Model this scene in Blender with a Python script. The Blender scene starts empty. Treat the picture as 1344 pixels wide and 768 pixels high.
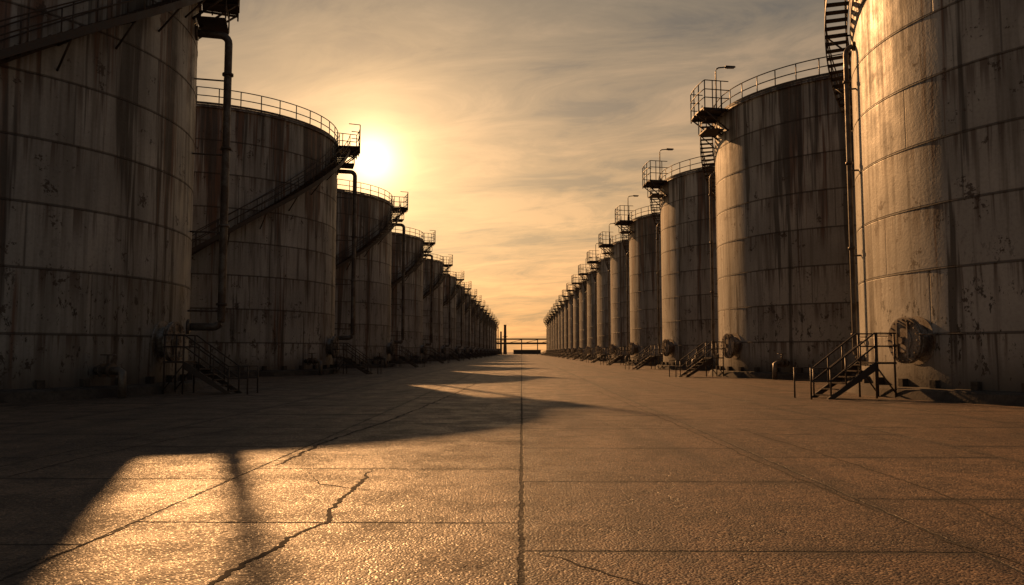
import bpy, math, random
from mathutils import Vector, Matrix
random.seed(7)
R=9.6; H=17.7; F=1045.0
scene=bpy.context.scene
scene.view_settings.view_transform='Standard'
scene.view_settings.look='None'
scene.view_settings.exposure=0

# ------------------------------------------------------------ node helpers
class NT:
    def __init__(s,nt): s.nt=nt
    def n(s,t,**k):
        x=s.nt.nodes.new(t)
        for a,b in k.items(): setattr(x,a,b)
        return x
    def link(s,a,b): s.nt.links.new(a,b)
    def put(s,sock,v):
        if isinstance(v,bpy.types.NodeSocket): s.link(v,sock)
        else: sock.default_value=v
    def m(s,op,a,b=None,c=None,clamp=False):
        x=s.n('ShaderNodeMath',operation=op,use_clamp=clamp)
        s.put(x.inputs[0],a)
        if b is not None: s.put(x.inputs[1],b)
        if c is not None: s.put(x.inputs[2],c)
        return x.outputs[0]
    def vm(s,op,a,b=None,scale=None):
        x=s.n('ShaderNodeVectorMath',operation=op)
        s.put(x.inputs[0],a)
        if b is not None: s.put(x.inputs[1],b)
        if scale is not None: s.put(x.inputs[3],scale)
        return x.outputs['Value'] if op in('DOT_PRODUCT','LENGTH') else x.outputs[0]
    def sep(s,v):
        x=s.n('ShaderNodeSeparateXYZ'); s.put(x.inputs[0],v); return x.outputs
    def comb(s,x_,y_,z_):
        x=s.n('ShaderNodeCombineXYZ')
        for i,v in enumerate((x_,y_,z_)): s.put(x.inputs[i],v)
        return x.outputs[0]
    def noise(s,vec,scale=1,detail=4,rough=.55,dist=0,out='Fac'):
        x=s.n('ShaderNodeTexNoise'); s.put(x.inputs['Vector'],vec)
        x.inputs['Scale'].default_value=scale; x.inputs['Detail'].default_value=detail
        x.inputs['Roughness'].default_value=rough; x.inputs['Distortion'].default_value=dist
        return x.outputs[out]
    def white(s,vec):
        x=s.n('ShaderNodeTexWhiteNoise'); s.put(x.inputs['Vector'],vec); return x.outputs['Value']
    def mr(s,v,a,b,c=0.,d=1.,smooth=True):
        x=s.n('ShaderNodeMapRange'); x.interpolation_type='SMOOTHSTEP' if smooth else 'LINEAR'
        s.put(x.inputs[0],v)
        for i,k in enumerate((a,b,c,d)): x.inputs[i+1].default_value=k
        return x.outputs[0]
    def mix(s,f,a,b,mode='MIX'):
        x=s.n('ShaderNodeMix',data_type='RGBA',blend_type=mode)
        s.put(x.inputs[0],f)
        for i,v in ((6,a),(7,b)):
            if isinstance(v,bpy.types.NodeSocket): s.link(v,x.inputs[i])
            else: x.inputs[i].default_value=(v[0],v[1],v[2],1)
        return x.outputs[2]
    def bump(s,h,strength,dist,prev=None):
        x=s.n('ShaderNodeBump'); s.put(x.inputs['Height'],h)
        x.inputs['Strength'].default_value=strength; x.inputs['Distance'].default_value=dist
        if prev is not None: s.link(prev,x.inputs['Normal'])
        return x.outputs[0]
    def wsum(s,*terms):
        tot=None
        for v,wt in terms:
            q=s.m('MULTIPLY',v,wt); tot=q if tot is None else s.m('ADD',tot,q)
        return tot
def newmat(name):
    m=bpy.data.materials.new(name); m.use_nodes=True
    return m,NT(m.node_tree),m.node_tree.nodes['Principled BSDF']

# ------------------------------------------------------------ materials
def mat_shell():
    m,t,p=newmat('weathered_tank_paint')
    tc=t.n('ShaderNodeTexCoord'); oi=t.n('ShaderNodeObjectInfo')
    o=tc.outputs['Object']; seed=t.m('MULTIPLY',oi.outputs['Random'],57.)
    x,y,z=t.sep(o)[0:3]
    P=t.vm('ADD',o,t.comb(seed,seed,seed))
    u=t.m('MULTIPLY',t.m('ARCTAN2',y,x),R)
    course=t.m('FLOOR',t.m('DIVIDE',z,2.2))
    uo=t.m('ADD',u,t.m('MULTIPLY',course,2.3))
    plate=t.m('FLOOR',t.m('DIVIDE',uo,6.03))
    pv=t.white(t.comb(course,plate,seed)); cv=t.white(t.comb(course,seed,3.))
    dz=t.m('PINGPONG',z,1.1); du=t.m('PINGPONG',uo,3.015)
    hs=t.mr(dz,.02,.065,1,0); vs=t.mr(du,.010,.045,1,0)
    seam=t.m('MAXIMUM',hs,t.m('MULTIPLY',vs,.8))
    sv=t.vm('MULTIPLY',P,(1.,1.,.045))
    s1=t.sep(t.noise(sv,.85,4,.68,0,'Color'))
    s2=t.sep(t.noise(sv,3.4,3,.7,0,'Color'))
    med=t.noise(P,1.0,5,.7); fine=t.noise(P,9,2,.7)
    big=t.noise(P,.22,2,.6)
    base=t.mix(t.mr(big,.35,.65),(.47,.47,.45),(.30,.30,.285))
    base=t.mix(t.m('MULTIPLY',t.mr(s1[0],.46,.66),.66),base,(.14,.132,.115))
    base=t.mix(t.m('MULTIPLY',t.mr(s2[0],.50,.68),.48),base,(.15,.13,.105))
    base=t.mix(t.m('MULTIPLY',pv,.36),base,(.13,.13,.125))
    base=t.mix(t.m('MULTIPLY',cv,.2),base,(.50,.50,.48))
    dd=t.m('SUBTRACT',2.2,t.m('MODULO',z,2.2))
    drip=t.m('MULTIPLY',t.mr(dd,0.,1.6,1,0),t.mr(s2[1],.47,.61))
    base=t.mix(t.m('MULTIPLY',drip,.8),base,(.08,.05,.034))
    top=t.mr(z,H-12.,H-.3,0,1)
    rs=t.mr(t.m('ADD',s1[1],t.m('MULTIPLY',top,.095)),.565,.635)
    rc=t.mix(t.mr(s2[2],.42,.58),(.13,.055,.026),(.036,.024,.018))
    base=t.mix(t.m('MULTIPLY',rs,.87),base,rc)
    ds=t.mr(t.m('ADD',s1[2],t.m('MULTIPLY',top,.07)),.585,.64)
    base=t.mix(t.m('MULTIPLY',ds,.82),base,(.042,.034,.027))
    bl=t.mr(t.m('ADD',med,t.m('MULTIPLY',t.m('SUBTRACT',fine,.5),.32)),.625,.67)
    base=t.mix(t.m('MULTIPLY',bl,.85),base,(.045,.027,.018))
    low=t.m('MULTIPLY',t.mr(z,6.4,3.),t.mr(t.noise(t.vm('MULTIPLY',P,(1,1,.5)),2.8,4,.8),.575,.625))
    base=t.mix(t.m('MULTIPLY',low,.9),base,(.025,.02,.016))
    base=t.mix(t.mr(z,1.9,.3,0,.8),base,(.045,.034,.026))
    base=t.mix(t.m('MULTIPLY',seam,.72),base,(.03,.022,.017))
    base=t.mix(t.mr(fine,.35,.75,0,.22),base,(.12,.105,.09))
    t.link(base,p.inputs['Base Color'])
    t.put(p.inputs['Roughness'],t.mr(t.m('ADD',t.m('MULTIPLY',med,.5),t.m('MULTIPLY',s2[0],.5)),.3,.7,.42,.72))
    p.inputs['Metallic'].default_value=.05
    h=t.wsum((big,.035),(med,.010),(fine,.006),(seam,-.009))
    t.link(t.bump(h,1.,1.),p.inputs['Normal'])
    return m
def mat_metal(name,c1,c2,rust=.5,rough=.55):
    m,t,p=newmat(name)
    o=t.n('ShaderNodeTexCoord').outputs['Object']
    a=t.noise(o,1.6,3,.7); b=t.noise(o,14,1,.6)
    col=t.mix(t.mr(a,.4,.62),c1,c2)
    col=t.mix(t.mr(b,.45,.75,0,rust),col,(.07,.03,.015))
    t.link(col,p.inputs['Base Color']); t.put(p.inputs['Roughness'],t.mr(a,.3,.7,rough-.12,rough+.15))
    p.inputs['Metallic'].default_value=.3
    return m
def mat_concrete_dark():
    m,t,p=newmat('stained_foundation_concrete')
    o=t.n('ShaderNodeTexCoord').outputs['Object']
    a=t.noise(o,.9,4,.7); b=t.noise(o,11,3,.7)
    col=t.mix(t.mr(a,.35,.65),(.09,.075,.06),(.035,.028,.023))
    t.link(t.mix(t.mr(b,.4,.7,0,.5),col,(.025,.02,.016)),p.inputs['Base Color'])
    p.inputs['Roughness'].default_value=.9
    t.link(t.bump(b,.7,.02),p.inputs['Normal']); return m
def mat_ground():
    m,t,p=newmat('concrete_slab_paving')
    o=t.n('ShaderNodeTexCoord').outputs['Object']
    x,y,z=t.sep(o)[0:3]
    wn=t.sep(t.noise(o,1.7,3,.65,0,'Color'))
    w1=t.m('MULTIPLY',t.m('SUBTRACT',wn[0],.5),.07); w2=t.m('MULTIPLY',t.m('SUBTRACT',wn[1],.5),.08)
    xx=t.m('ADD',x,w1)
    col_i=t.m('FLOOR',t.m('DIVIDE',x,3.65))
    off=t.m('MULTIPLY',t.white(t.comb(col_i,5.,2.)),3.4)
    isR=t.m('COMPARE',col_i,0.,.1); isL=t.m('COMPARE',col_i,-1.,.1)
    off=t.m('ADD',t.m('MULTIPLY',off,t.m('SUBTRACT',1.,t.m('ADD',isR,isL))),
            t.m('ADD',t.m('MULTIPLY',isR,.35),t.m('MULTIPLY',isL,2.75)))
    yy=t.m('ADD',t.m('ADD',y,w2),off)
    yi=t.m('FLOOR',t.m('DIVIDE',yy,3.45))
    dx=t.m('PINGPONG',xx,1.825); dy=t.m('PINGPONG',yy,1.725)
    mid2=t.noise(o,5,4,.75)
    chip=t.m('MAXIMUM',t.m('MULTIPLY',t.m('SUBTRACT',mid2,.45),.09),-.006)
    mid=t.m('COMPARE',x,0.,.5)
    dxe=t.m('SUBTRACT',dx,t.m('ADD',chip,t.m('MULTIPLY',mid,.008)))
    dye=t.m('SUBTRACT',dy,chip)
    j=t.m('MAXIMUM',t.mr(dxe,.004,.018,1,0),t.mr(dye,.010,.028,1,0))
    edge=t.m('MAXIMUM',t.mr(dx,.02,.25,1,0),t.mr(dy,.02,.25,1,0))
    slab=t.white(t.comb(col_i,yi,1.))
    big=t.noise(o,.16,3,.6); med=t.noise(o,1.1,5,.72)
    peb=t.n('ShaderNodeTexVoronoi'); peb.inputs['Scale'].default_value=46; t.link(o,peb.inputs['Vector'])
    pd=peb.outputs['Distance']; pcs=t.sep(peb.outputs['Color'])
    base=t.mix(t.mr(big,.35,.65),(.235,.152,.094),(.135,.088,.056))
    base=t.mix(t.mr(slab,0,1,0,.45),base,(.085,.058,.04))
    base=t.mix(t.mr(med,.40,.62,0,.85),base,(.058,.038,.026))
    base=t.mix(t.mr(mid2,.45,.65,0,.65),base,(.045,.031,.022))
    base=t.mix(t.mr(pcs[0],.72,.97,0,.6),base,(.38,.27,.175))
    base=t.mix(t.mr(pcs[0],.34,.05,0,.8),base,(.02,.014,.011))
    base=t.mix(t.m('MULTIPLY',edge,t.mr(med,.35,.6,.1,.8)),base,(.036,.025,.018))
    oil=t.mr(t.noise(t.vm('MULTIPLY',o,(1,.12,1)),.9,3,.6),.49,.67)
    base=t.mix(t.m('MULTIPLY',oil,.55),base,(.036,.026,.019))
    v=t.n('ShaderNodeTexVoronoi'); v.feature='DISTANCE_TO_EDGE'; v.inputs['Scale'].default_value=.36
    t.link(t.vm('ADD',o,t.vm('SCALE',t.noise(o,1.6,5,.6,0,'Color'),scale=1.2)),v.inputs['Vector'])
    cr=t.m('MULTIPLY',t.mr(v.outputs['Distance'],.0,.008,1,0),t.mr(big,.44,.52))
    base=t.mix(t.m('MULTIPLY',cr,.85),base,(.02,.014,.01))
    base=t.mix(j,base,(.012,.009,.007))
    t.link(base,p.inputs['Base Color'])
    r=t.m('ADD',t.mr(med,.3,.7,.48,.70),t.mr(pcs[1],.6,.95,.08,-.18))
    t.put(p.inputs['Roughness'],t.m('ADD',r,t.m('MULTIPLY',j,.3)))
    p.inputs['Specular IOR Level'].default_value=.5
    h=t.wsum((med,.020),(mid2,.010),(pcs[2],.006),(pd,-.009),(j,-.02),(cr,-.012))
    t.link(t.bump(h,1.,1.),p.inputs['Normal'])
    return m
def mat_crack():
    m,t,p=newmat('crack_dark_fill')
    o=t.n('ShaderNodeTexCoord').outputs['Object']
    t.link(t.mix(t.noise(o,30,2),(.012,.009,.007),(.03,.021,.015)),p.inputs['Base Color'])
    p.inputs['Roughness'].default_value=1; return m
M_shell=mat_shell()
M_steel=mat_metal('weathered_dark_steel',(.045,.038,.032),(.075,.058,.045),.6)
M_pipe=mat_metal('weathered_pipe_paint',(.15,.135,.115),(.09,.07,.054),.5,.5)
M_roof=mat_metal('tank_roof_plate',(.2,.18,.155),(.11,.09,.07),.4)
M_found=mat_concrete_dark(); M_ground=mat_ground(); M_crack=mat_crack()
M_cover=mat_metal('manway_cover_paint',(.36,.33,.29),(.16,.125,.09),.7,.5)
M_far=mat_metal('distant_plant_steel',(.09,.07,.055),(.12,.095,.07),.2,.8)
M_glass,_t,_p=newmat('lamp_lens_glass'); _p.inputs['Base Color'].default_value=(.25,.23,.2,1); _p.inputs['Roughness'].default_value=.2

# ------------------------------------------------------------ mesh builder
class MB:
    def __init__(s): s.v=[]; s.f=[]; s.smooth=[]
    def quad(s,*p,sm=False):
        i=len(s.v); s.v+= [tuple(q) for q in p]; s.f.append(tuple(range(i,i+len(p)))); s.smooth.append(sm)
    def box8(s,p):
        i=len(s.v); s.v+=[tuple(q) for q in p]
        for f in ((3,2,1,0),(4,5,6,7),(0,1,5,4),(1,2,6,5),(2,3,7,6),(3,0,4,7)):
            s.f.append(tuple(i+k for k in f)); s.smooth.append(False)
    def box(s,x0,x1,y0,y1,z0,z1):
        s.box8([(x0,y0,z0),(x1,y0,z0),(x1,y1,z0),(x0,y1,z0),(x0,y0,z1),(x1,y0,z1),(x1,y1,z1),(x0,y1,z1)])
    def tube(s,pts,r,n=6,closed=False,cap=True):
        pts=[Vector(p) for p in pts]; N=len(pts); base=len(s.v)
        for k,p in enumerate(pts):
            if closed: d=pts[(k+1)%N]-pts[k-1]
            else: d=pts[min(k+1,N-1)]-pts[max(k-1,0)]
            d.normalize()
            ref=Vector((0,0,1)) if abs(d.z)<.9 else Vector((1,0,0))
            a=d.cross(ref).normalized(); b=d.cross(a)
            for q in range(n):
                t=2*math.pi*q/n
                s.v.append(tuple(p+a*(r*math.cos(t))+b*(r*math.sin(t))))
        for k in range(N if closed else N-1):
            k2=(k+1)%N
            for q in range(n):
                q2=(q+1)%n
                s.f.append((base+k*n+q,base+k*n+q2,base+k2*n+q2,base+k2*n+q)); s.smooth.append(n>4)
        if cap and not closed:
            s.f.append(tuple(base+q for q in range(n))[::-1]); s.smooth.append(False)
            s.f.append(tuple(base+(N-1)*n+q for q in range(n))); s.smooth.append(False)
    def lathe(s,prof,n=128,sm=True,split=False):
        if split:
            for a,c in zip(prof[:-1],prof[1:]): s.lathe([a,c],n,sm)
            return
        base=len(s.v)
        for (r,z) in prof:
            for q in range(n):
                a=2*math.pi*q/n; s.v.append((r*math.cos(a),r*math.sin(a),z))
        for k in range(len(prof)-1):
            for q in range(n):
                q2=(q+1)%n
                s.f.append((base+k*n+q,base+k*n+q2,base+(k+1)*n+q2,base+(k+1)*n+q)); s.smooth.append(sm)
    def xform(s,M,start=0):
        for i in range(start,len(s.v)): s.v[i]=tuple(M@Vector(s.v[i]))
    def mesh(s,name,mat):
        me=bpy.data.meshes.new(name); me.from_pydata(s.v,[],s.f)
        me.polygons.foreach_set('use_smooth',s.smooth); me.materials.append(mat)
        me.update(); return me
def pol(a,r,z): return (r*math.cos(a),r*math.sin(a),z)
def ob(name,me,parent=None,loc=(0,0,0),rz=0):
    o=bpy.data.objects.new(name,me); scene.collection.objects.link(o)
    o.location=loc; o.rotation_euler=(0,0,rz)
    if parent: o.parent=parent
    return o
def empty(name,loc=(0,0,0),rz=0):
    o=bpy.data.objects.new(name,None); scene.collection.objects.link(o)
    o.location=loc; o.rotation_euler=(0,0,rz); o.empty_display_size=1; return o

# shell: lapped courses
b=MB(); prof=[(R,.38)]
for k in range(1,9):
    z=2.2*k
    if z<H-.2: prof+=[(R,z-.035),(R+.018,z-.022),(R+.018,z+.012),(R,z+.025)]
prof+=[(R,H-.22),(R+.13,H-.20),(R+.13,H-.02),(R-.05,H)]
b.lathe(prof,192,split=True)
ME_shell=b.mesh('shell',M_shell)
b=MB(); b.lathe([(R-.04,H-.004),(R*.66,H+.62),(R*.33,H+1.08),(.6,H+1.35),(.6,H+1.9),(.9,H+1.95),(.5,H+2.2),(.01,H+2.25)],96)
for k in range(24):
    a=2*math.pi*k/24
    b.tube([pol(a,R-.2,H+.06),pol(a,R*.66,H+.66),pol(a,R*.33,H+1.12)],.05,4)
ME_roof=b.mesh('roof',M_roof)
b=MB(); b.lathe([(R+.75,-.02),(R+.62,.30),(R+.5,.36),(R-.1,.40)],96,sm=True,split=True)
for k in range(40):
    a=2*math.pi*k/40; i0=len(b.v)
    b.box(R-.02,R+.22,-.12,.12,.385,.66); b.xform(Matrix.Rotation(a,4,'Z'),i0)
ME_found=b.mesh('foundation',M_found)
# rim railing
b=MB(); rr=R+.02; n=44
for hgt in (1.12,.58): b.tube([pol(2*math.pi*k/96,rr,H+hgt) for k in range(96)],.036,5,closed=True)
for k in range(n):
    a=2*math.pi*k/n; b.tube([pol(a,rr,H-.15),pol(a,rr,H+1.12)],.036,5)
b.lathe([(R+.02,H+.02),(R+.05,H+.02),(R+.05,H+.16),(R+.02,H+.16)],96,split=True)
ME_rail=b.mesh('rim_railing',M_steel)
# spiral stair
b=MB(); rise=.215; ri=R+.14; ro=R+1.0; nst=int((H-.5)/rise); da=-(rise/math.tan(math.radians(33.5)))/(R+.55)
def zt(k): return H-.1-rise*k
for k in range(nst):
    a0=da*k; a1=da*(k+1.08); z=zt(k+.5)
    b.box8([pol(a0,ri,z-.04),pol(a0,ro,z-.04),pol(a1,ro,z-.04),pol(a1,ri,z-.04),
            pol(a0,ri,z),pol(a0,ro,z),pol(a1,ro,z),pol(a1,ri,z)])
for r0,r1 in ((ri-.025,ri+.0),(ro,ro+.025)):
    for k in range(nst):
        a0=da*k;a1=da*(k+1);za=zt(k);zb=zt(k+1)
        for rq in (r0,r1):
            b.quad(pol(a0,rq,za-.24),pol(a1,rq,zb-.24),pol(a1,rq,zb+.08),pol(a0,rq,za+.08))
        b.quad(pol(a0,r0,za+.08),pol(a1,r0,zb+.08),pol(a1,r1,zb+.08),pol(a0,r1,za+.08))
        b.quad(pol(a0,r0,za-.24),pol(a1,r0,zb-.24),pol(a1,r1,zb-.24),pol(a0,r1,za-.24))
for rq in (ri+.03,ro-.02):
    for hh in (1.05,.58): b.tube([pol(da*k,rq,zt(k)+hh) for k in range(0,nst+1)],.028,5)
    for k in range(0,nst+1,4): b.tube([pol(da*k,rq,zt(k)-.1),pol(da*k,rq,zt(k)+1.05)],.028,5)
for k in range(3,nst-4,7):
    a=da*k; z=zt(k)
    b.tube([pol(a,R+.95,z-.22),pol(a,R+.0,z-1.15)],.04,5); b.tube([pol(a,R,z-.25),pol(a,R+1.0,z-.25)],.04,5)
ME_stair=b.mesh('spiral_stair',M_steel)
# top platform
b=MB(); A=.27; rp0=R+.05; rp1=R+1.75; z=H-.02
N=6
for k in range(N):
    a0=A*k/N-.02; a1=A*(k+1)/N-.02
    b.box8([pol(a0,rp0+.1,z-.1),pol(a0,rp1,z-.1),pol(a1,rp1,z-.1),pol(a1,rp0+.1,z-.1),
            pol(a0,rp0+.1,z),pol(a0,rp1,z),pol(a1,rp1,z),pol(a1,rp0+.1,z)])
for hh in (1.15,.6): 
    b.tube([pol(A,rp0,z+hh),pol(A,rp1,z+hh)]+[pol(A*(N-k)/N,rp1,z+hh) for k in range(1,N+1)]+[pol(-.02,R+1.1,z+hh)],.036,5)
b.tube([pol(A,rp0,z+1.75)]+[pol(A*(N-k)/N,rp1,z+1.75) for k in range(0,N+1)]+[pol(-.02,R+.9,z+1.75)],.036,5)
for k in range(0,N+1,2): b.tube([pol(A*k/N,rp1,z-.3),pol(A*k/N,rp1,z+1.75 )],.04,5)
for r in (R+.6,R+1.2): b.tube([pol(A,r,z-.2),pol(A,r,z+1.75)],.036,5)
for a in (0.01,A*.5,A-.02):
    b.tube([pol(a,rp1-.05,z-.12),pol(a,R,z-1.5)],.055,5); b.tube([pol(a,R,z-.17),pol(a,rp1,z-.17)],.06,5)
z2=H-1.25
b.box8([pol(.04,R+.1,z2-.08),pol(.04,R+1.35,z2-.08),pol(.2,R+1.35,z2-.08),pol(.2,R+.1,z2-.08),
        pol(.04,R+.1,z2),pol(.04,R+1.35,z2),pol(.2,R+1.35,z2),pol(.2,R+.1,z2)])
for a in(.04,.2): b.tube([pol(a,R+1.33,z2),pol(a,R+1.33,z-.1)],.035,5)
b.tube([pol(.04,R+1.33,z2+.6),pol(.2,R+1.33,z2+.6)],.03,5)
ME_plat=b.mesh('top_platform',M_steel)
# riser pipes
def pipe_mesh(off,r,ztop,zbot):
    b=MB(); e=min(.35,off)
    pts=[(R-.1,0,ztop)]
    x=R+off
    if off>.45: pts.append((x-e,0,ztop))
    for k in range(1,6):
        t=math.pi/2*k/5; pts.append((x-e+e*math.sin(t),0,ztop-e+e*math.cos(t)))
    pts.append((x,0,(ztop+zbot)/2))
    for k in range(0,6):
        t=math.pi/2*k/5; pts.append((x-e+e*math.cos(t),0,zbot+e-e*math.sin(t)))
    pts.append((R-.1,0,zbot))
    b.tube(pts,r,14)
    for z in (zbot+1,zbot+4.5,zbot+8,zbot+11.4):
        b.tube([(x,0,z-.05),(x,0,z+.05)],r*1.45,14)
        b.tube([(R,-.0,z-.3),(x,0,z-.3)],.04,5)
    b.tube([(R+.0,0,zbot),(R+.12,0,zbot)],r*1.9,16)
    b.tube([(R+.0,0,ztop),(R+.1,0,ztop)],r*1.9,16)
    return b.mesh('riser_pipe',M_pipe)
ME_pipeL=pipe_mesh(1.4,.17,15.9,2.7)
ME_pipeR=pipe_mesh(.34,.10,14.2,1.3)
# manway
b=MB()
def disc(x0,x1,r,n=32,cy=0,cz=0): b.tube([(x0,cy,cz),(x1,cy,cz)],r,n)
cz=2.0
disc(R-.25,R+.42,.6,32,0,cz); disc(R+.36,R+.44,.8,36,0,cz); disc(R+.46,R+.55,.8,36,0,cz)
disc(R+.55,R+.60,.42,28,0,cz); disc(R+.6,R+.70,.12,12,0,cz)
for k in range(20):
    a=2*math.pi*k/20; disc(R+.33,R+.61,.035,6,.71*math.cos(a),cz+.71*math.sin(a))
for s in (-1,1):
    b.box(R+.55,R+.62,s*.26-.03,s*.26+.03,cz-.62,cz+.62)
b.tube([(R+.0,.92,cz+.2),(R+.5,.92,cz+.2),(R+.52,.8,cz+.2),(R+.52,.6,cz+.2)],.04,6)
disc(R-.1,R+.02,.84,40,0,cz)
ME_man=b.mesh('manway',M_cover)
# access stair
b=MB(); px0=R+.65; px1=R+1.5; ph=1.25; w=.5; run=1.75; ns=6; cy=-.75
b.box(px0,px1,cy-w,cy+w,ph-.07,ph)
for sx in (px0+.05,px1-.05):
    for sy in (-w+.04,w-.04): b.tube([(sx,cy+sy,0),(sx,cy+sy,ph+1.0)],.035,6)
for sy in (-w,w):
    y0=cy+sy-.03; y1=cy+sy+.03
    i=[(px1,y0,ph-.3),(px1+run-.1,y0,.0),(px1+run+.18,y0,.0),(px1,y0,ph)]
    j=[(p[0],y1,p[2]) for p in i]
    b.box8([i[0],i[1],i[2],i[3],j[0],j[1],j[2],j[3]])
    for hh in (1.0,.55):
        b.tube([(px0,cy+sy,ph+hh),(px1,cy+sy,ph+hh),(px1+run,cy+sy,hh+.05),(px1+run+.75,cy+sy,hh+.05),(px1+run+.75,cy+sy,.0)],.03,6)
    for fr in (.33,.66,1.): b.tube([(px1+run*fr,cy+sy,ph*(1-fr)),(px1+run*fr,cy+sy,ph*(1-fr)+1.0)],.03,6)
    b.tube([(px0+.02,cy+sy,.1),(px1,cy+sy,ph-.1)],.028,5)
for k in range(ns):
    z=ph*(k+.5)/ns; x=px1+run*(1-(k+.5)/ns)
    b.box(x-.14,x+.16,cy-w+.03,cy+w-.03,z-.02,z+.02)
ME_acc=b.mesh('access_stair',M_steel)
# valve nozzle
b=MB()
b.tube([(R-.1,0,.95),(R+1.1,0,.95),(R+1.3,0,.9),(R+1.35,0,.0)],.14,12)
for x in (R+.35,R+.8): b.tube([(x-.04,0,.95),(x+.04,0,.95)],.25,16)
b.tube([(R+.58,0,.95),(R+.58,0,1.5)],.05,8)
i0=len(b.v)
b.tube([pol(2*math.pi*k/16,.24,0) for k in range(16)],.025,6,closed=True)
b.xform(Matrix.Translation((R+.58,0,1.5)),i0)
b.tube([(R+.34,0,1.5),(R+.82,0,1.5)],.02,5); b.tube([(R+.58,-.24,1.5),(R+.58,.24,1.5)],.02,5)
ME_valve=b.mesh('valve_nozzle',M_pipe)

# ------------------------------------------------------------ place tanks
def tangD(xin,tan):
    Xc=xin+R; lo,hi=8.,900.
    for _ in range(60):
        D=(lo+hi)/2
        th=math.atan(Xc/D)-math.asin(R/math.hypot(Xc,D))
        if math.tan(th)>tan: lo=D
        else: hi=D
    return D
XL=14.3; XR=13.5
Ls=[tangD(XL,p/F) for p in (438,246,172,130,103.5,86)]
while Ls[-1]<440: Ls.append(Ls[-1]+25.5)
Rs=[tangD(XR,p/F) for p in (441,257,184,142,117,99)]
while Rs[-1]<415: Rs.append(Rs[-1]+22.)
def lamp_mesh():
    b=MB()
    b.tube([(0,0,-.3),(0,0,1.6),(0,0,3.0),(.05,0,3.15),(.2,0,3.25),(.75,0,3.3)],.05,8)
    b.tube([(0,0,-.1),(0,0,.02)],.14,10)
    b.box8([(.65,-.13,3.24),(1.35,-.1,3.28),(1.35,.1,3.28),(.65,.13,3.24),(.65,-.1,3.38),(1.3,-.06,3.36),(1.3,.06,3.36),(.65,.1,3.38)])
    return b.mesh('pole_and_head',M_steel)
ME_lamp=lamp_mesh()
b=MB(); b.box(.75,1.25,-.08,.08,3.2,3.25); ME_lens=b.mesh('lens',M_glass)
def tank(x,y,side,i):
    e=empty('storage_tank',(x,y,0))
    base=0 if side=='L' else math.pi
    rnd=random.uniform(-.6,.6)
    ob('shell',ME_shell,e,rz=base+rnd); ob('roof',ME_roof,e,rz=rnd); ob('foundation',ME_found,e)
    ob('rim_railing',ME_rail,e,rz=rnd)
    if side=='L':
        sa=math.radians(9); ob('riser_pipe',ME_pipeL,e,rz=math.radians(15)); ma=math.radians(-3)
        va=math.radians(-24)
    else:
        sa=math.pi-math.radians(3); ob('riser_pipe',ME_pipeR,e,rz=math.pi-math.radians(13)); ma=math.pi+math.radians(13)
        va=math.pi+math.radians(40)
    ob('spiral_stair',ME_stair,e,rz=sa); ob('top_platform',ME_plat,e,rz=sa)
    ob('manway',ME_man,e,rz=ma); ob('access_stair',ME_acc,e,rz=ma); ob('valve_nozzle',ME_valve,e,rz=va)
    if side=='R' and i>0:
        p=Vector(pol(sa+.1,R+.25,H)); 
        l=empty('street_lamp',(x+p.x,y+p.y,H)); ob('pole_and_head',ME_lamp,l); ob('lens',ME_lens,l)
for i,D in enumerate(Ls): tank(-(XL+R),D,'L',i)
for i,D in enumerate(Rs): tank(XR+R,D,'R',i)

# ------------------------------------------------------------ ground
b=MB(); b.quad((-3000,-600,0),(3000,-600,0),(3000,5000,0),(-3000,5000,0)); ob('ground',b.mesh('ground',M_ground))
def gp(px,py,h=1.6):
    D=F*h/(py-462.); return Vector(((px-684)/F*D,D))
def crack(pts,w,jit,seed):
    rnd=random.Random(seed); path=[]
    P=[gp(*p) for p in pts]
    for a,c in zip(P[:-1],P[1:]):
        n=max(3,int((c-a).length/.045)); d=(c-a).normalized(); nn=Vector((-d.y,d.x)); off=0
        for k in range(n):
            t=k/n; off+=rnd.uniform(-1,1)*jit; off*=.86
            path.append(a.lerp(c,t)+nn*off)
    path.append(P[-1]); b=MB(); N=len(path); L=[];ww=w
    for k,p in enumerate(path):
        d=(path[min(k+1,N-1)]-path[max(k-1,0)]).normalized(); nn=Vector((-d.y,d.x))
        ww=ww*.8+.2*w*rnd.uniform(.3,1.9); q=ww*min(1,(k+1)/12,(N-k)/14)
        L.append((p+nn*q*rnd.uniform(.4,.6),p-nn*q*rnd.uniform(.4,.6)))
    for a,c in zip(L[:-1],L[1:]):
        b.quad((a[0].x,a[0].y,.004),(a[1].x,a[1].y,.004),(c[1].x,c[1].y,.004),(c[0].x,c[0].y,.004))
    ob('pavement_crack',b.mesh('pavement_crack',M_crack))
crack([(250,790),(268,768),(325,735),(385,700),(432,683),(436,664),(468,640),(488,615)],.042,.024,1)
crack([(488,640),(455,637),(420,632),(410,622)],.016,.012,2)
crack([(362,610),(392,597),(440,575),(520,548),(600,515),(625,502)],.05,.026,3)
crack([(690,716),(740,727),(800,748),(865,768),(900,785)],.018,.016,4)
crack([(0,752),(70,728),(130,705),(190,683)],.02,.014,5)
crack([(780,512),(860,545),(960,590),(1010,612),(1080,640),(1150,668)],.022,.018,6)
crack([(1344,742),(1290,722),(1230,705),(1150,668)],.022,.016,7)
crack([(0,628),(110,600),(230,575),(330,560)],.03,.016,8)
crack([(1344,700),(1250,655),(1160,622),(1060,590),(960,560)],.02,.02,9)

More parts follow.
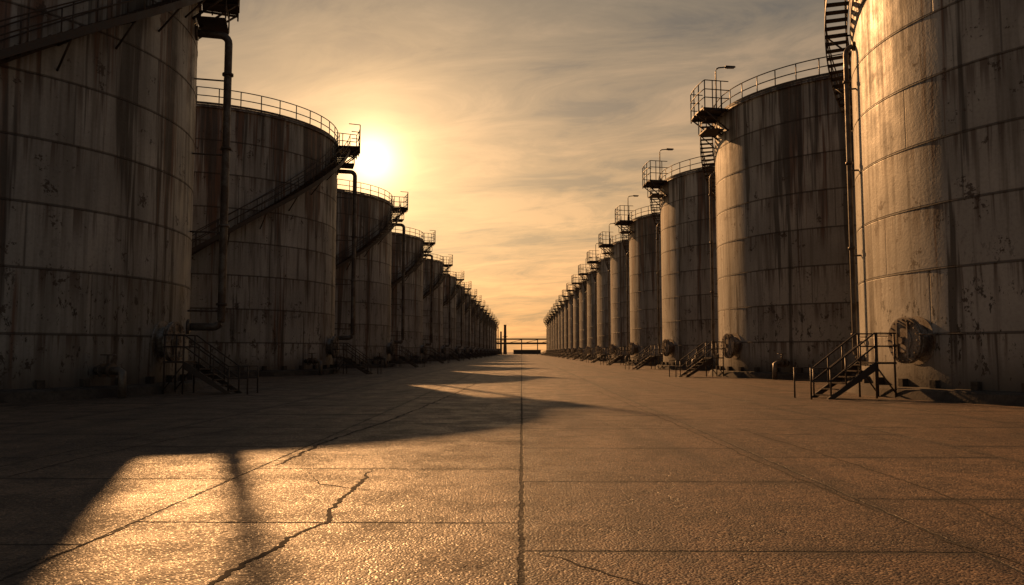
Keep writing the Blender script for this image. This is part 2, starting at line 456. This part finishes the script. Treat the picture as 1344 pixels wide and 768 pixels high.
# ------------------------------------------------------------ far end
pr=empty('pipe_rack',(0,500,0)); b=MB()
for x in range(-60,61,10):
    b.box(x-.3,x+.3,-.3,.3,0,9.2); b.box(x-.2,x+.2,3.8,4.2,0,9.2); b.box(x-.2,x+.2,.3,3.8,8.2,8.6)
b.box(-62,62,-.35,.29,9.2,9.8); b.box(-62,62,-.25,.25,6.4,6.8)
for k in range(12): b.tube([(-60+k*10,0,6.8),(-50+k*10,0,9.2)],.14,5)
ob('frame',b.mesh('frame',M_far),pr)
b=MB()
for yy,r in ((.8,.4),(1.8,.3),(2.6,.45),(3.4,.25)): b.tube([(-62,yy,9.2+r),(62,yy,9.2+r)],r,10)
b.tube([(-62,1.2,7.2),(62,1.2,7.2)],.4,8)
ob('pipes',b.mesh('pipes',M_far),pr)
ch=empty('chimney_stack',(-11.2,540,0)); b=MB()
b.lathe([(1.3,0),(1.0,8),(.85,19.5),(1.0,19.6),(1.0,20),(.7,20)],20); b.lathe([(1.0,12),(1.9,12),(1.9,12.3),(1.0,12.3)],20)
ob('stack',b.mesh('stack',M_far),ch)
ch=empty('chimney_stack',(-14.5,560,0)); b=MB(); b.lathe([(.8,0),(.6,15.5),(.7,15.6),(.5,16)],16); ob('stack',b.mesh('stack',M_far),ch)
wh=empty('process_building',(6,580,0)); b=MB()
b.box(-70,-22,0,20,0,4); b.box(14,60,0,20,0,4.5); b.box(-12,8,2.5,17,0,3.2)
for k in range(-68,60,6): b.box(k,k+2.6,-.15,-.003,2,3.6) if not -24<k<14 else None
ob('walls',b.mesh('walls',M_far),wh)

# ------------------------------------------------------------ sky
w=bpy.data.worlds.new('World'); scene.world=w; w.use_nodes=True
t=NT(w.node_tree); bg=w.node_tree.nodes['Background']
glow_az=math.radians(-10.8); glow_el=math.radians(13.6)
S=(math.sin(glow_az)*math.cos(glow_el),math.cos(glow_az)*math.cos(glow_el),math.sin(glow_el))
d=t.n('ShaderNodeTexCoord').outputs['Generated']; dx,dy,dz=t.sep(d)[0:3]
dot=t.vm('DOT_PRODUCT',d,S); dpos=t.m('MAXIMUM',dot,0.)
cr=t.n('ShaderNodeValToRGB'); e=cr.color_ramp.elements
e[0].position=0; e[0].color=(.70,.33,.12,1); e[1].position=1; e[1].color=(.052,.062,.072,1)
for pos,c in ((.05,(.70,.36,.14)),(.155,(.54,.335,.16)),(.30,(.33,.238,.15)),(.42,(.18,.155,.12)),(.65,(.085,.09,.094))):
    q=e.new(pos); q.color=(*c,1)
t.link(t.m('MAXIMUM',dz,0.),cr.inputs[0])
az=t.mr(dot,-1,1,0,1,False)
sky=t.vm('MULTIPLY',cr.outputs[0],t.mix(az,(.22,.33,.53),(1.,.97,.93)))
k=t.m('DIVIDE',1.,t.m('ADD',t.m('MAXIMUM',dz,0.),.12))
cp=t.comb(t.m('MULTIPLY',dx,k),t.m('MULTIPLY',dy,k),0.)
rot=t.n('ShaderNodeVectorRotate'); rot.rotation_type='Z_AXIS'; t.link(cp,rot.inputs['Vector']); rot.inputs['Angle'].default_value=.35
cq=t.vm('MULTIPLY',rot.outputs[0],(.6,1.15,1))
c1=t.noise(cq,1.1,4,.58,.5); c2=t.noise(t.vm('ADD',cq,(5,3,0)),3.0,6,.68,.8)
c=t.m('ADD',t.m('MULTIPLY',c1,.5),t.m('MULTIPLY',c2,.5))
bright=t.mr(c,.48,.60); dark=t.mr(c,.50,.40)
sky=t.mix(t.m('MULTIPLY',bright,.5),sky,t.vm('MULTIPLY',sky,(1.8,1.62,1.45)))
sky=t.mix(t.m('MULTIPLY',dark,.68),sky,t.vm('MULTIPLY',sky,(.48,.58,.76)))
def glow(n,amt,col):
    g=t.m('MULTIPLY',t.m('POWER',dpos,float(n)),amt)
    return t.vm('SCALE',col,scale=g)
tot=sky
for n_,am,col in ((2600,1.6,(1,.78,.45)),(600,.7,(1,.66,.30)),(140,.42,(1,.54,.17)),(30,.13,(1,.50,.15)),(8,.03,(1,.55,.2))):
    tot=t.vm('ADD',tot,glow(n_,am,col))
ns=t.n('ShaderNodeTexSky'); ns.sky_type='NISHITA'; ns.sun_disc=False
ns.sun_elevation=math.radians(14); ns.sun_rotation=glow_az; ns.dust_density=3
tot=t.vm('ADD',tot,t.vm('SCALE',ns.outputs[0],scale=.004))
t.link(tot,bg.inputs['Color']); bg.inputs['Strength'].default_value=1.0

# ------------------------------------------------------------ sun
az=math.radians(-21.3); el=math.radians(23.3)
sv=Vector((math.sin(az)*math.cos(el),math.cos(az)*math.cos(el),math.sin(el)))
sl=bpy.data.lights.new('sun','SUN'); sl.energy=5; sl.angle=math.radians(.8); sl.color=(1,.50,.19)
so=bpy.data.objects.new('sun',sl); scene.collection.objects.link(so); so.rotation_euler=sv.to_track_quat('Z','Y').to_euler()

# ------------------------------------------------------------ camera
cam=bpy.data.cameras.new('camera'); cam.lens=28; cam.sensor_width=36; cam.clip_end=8000; cam.clip_start=.05
co=bpy.data.objects.new('camera',cam); scene.collection.objects.link(co)
co.location=(0,0,1.6); co.rotation_euler=(math.radians(90+4.27),0,math.radians(.69))
scene.camera=co
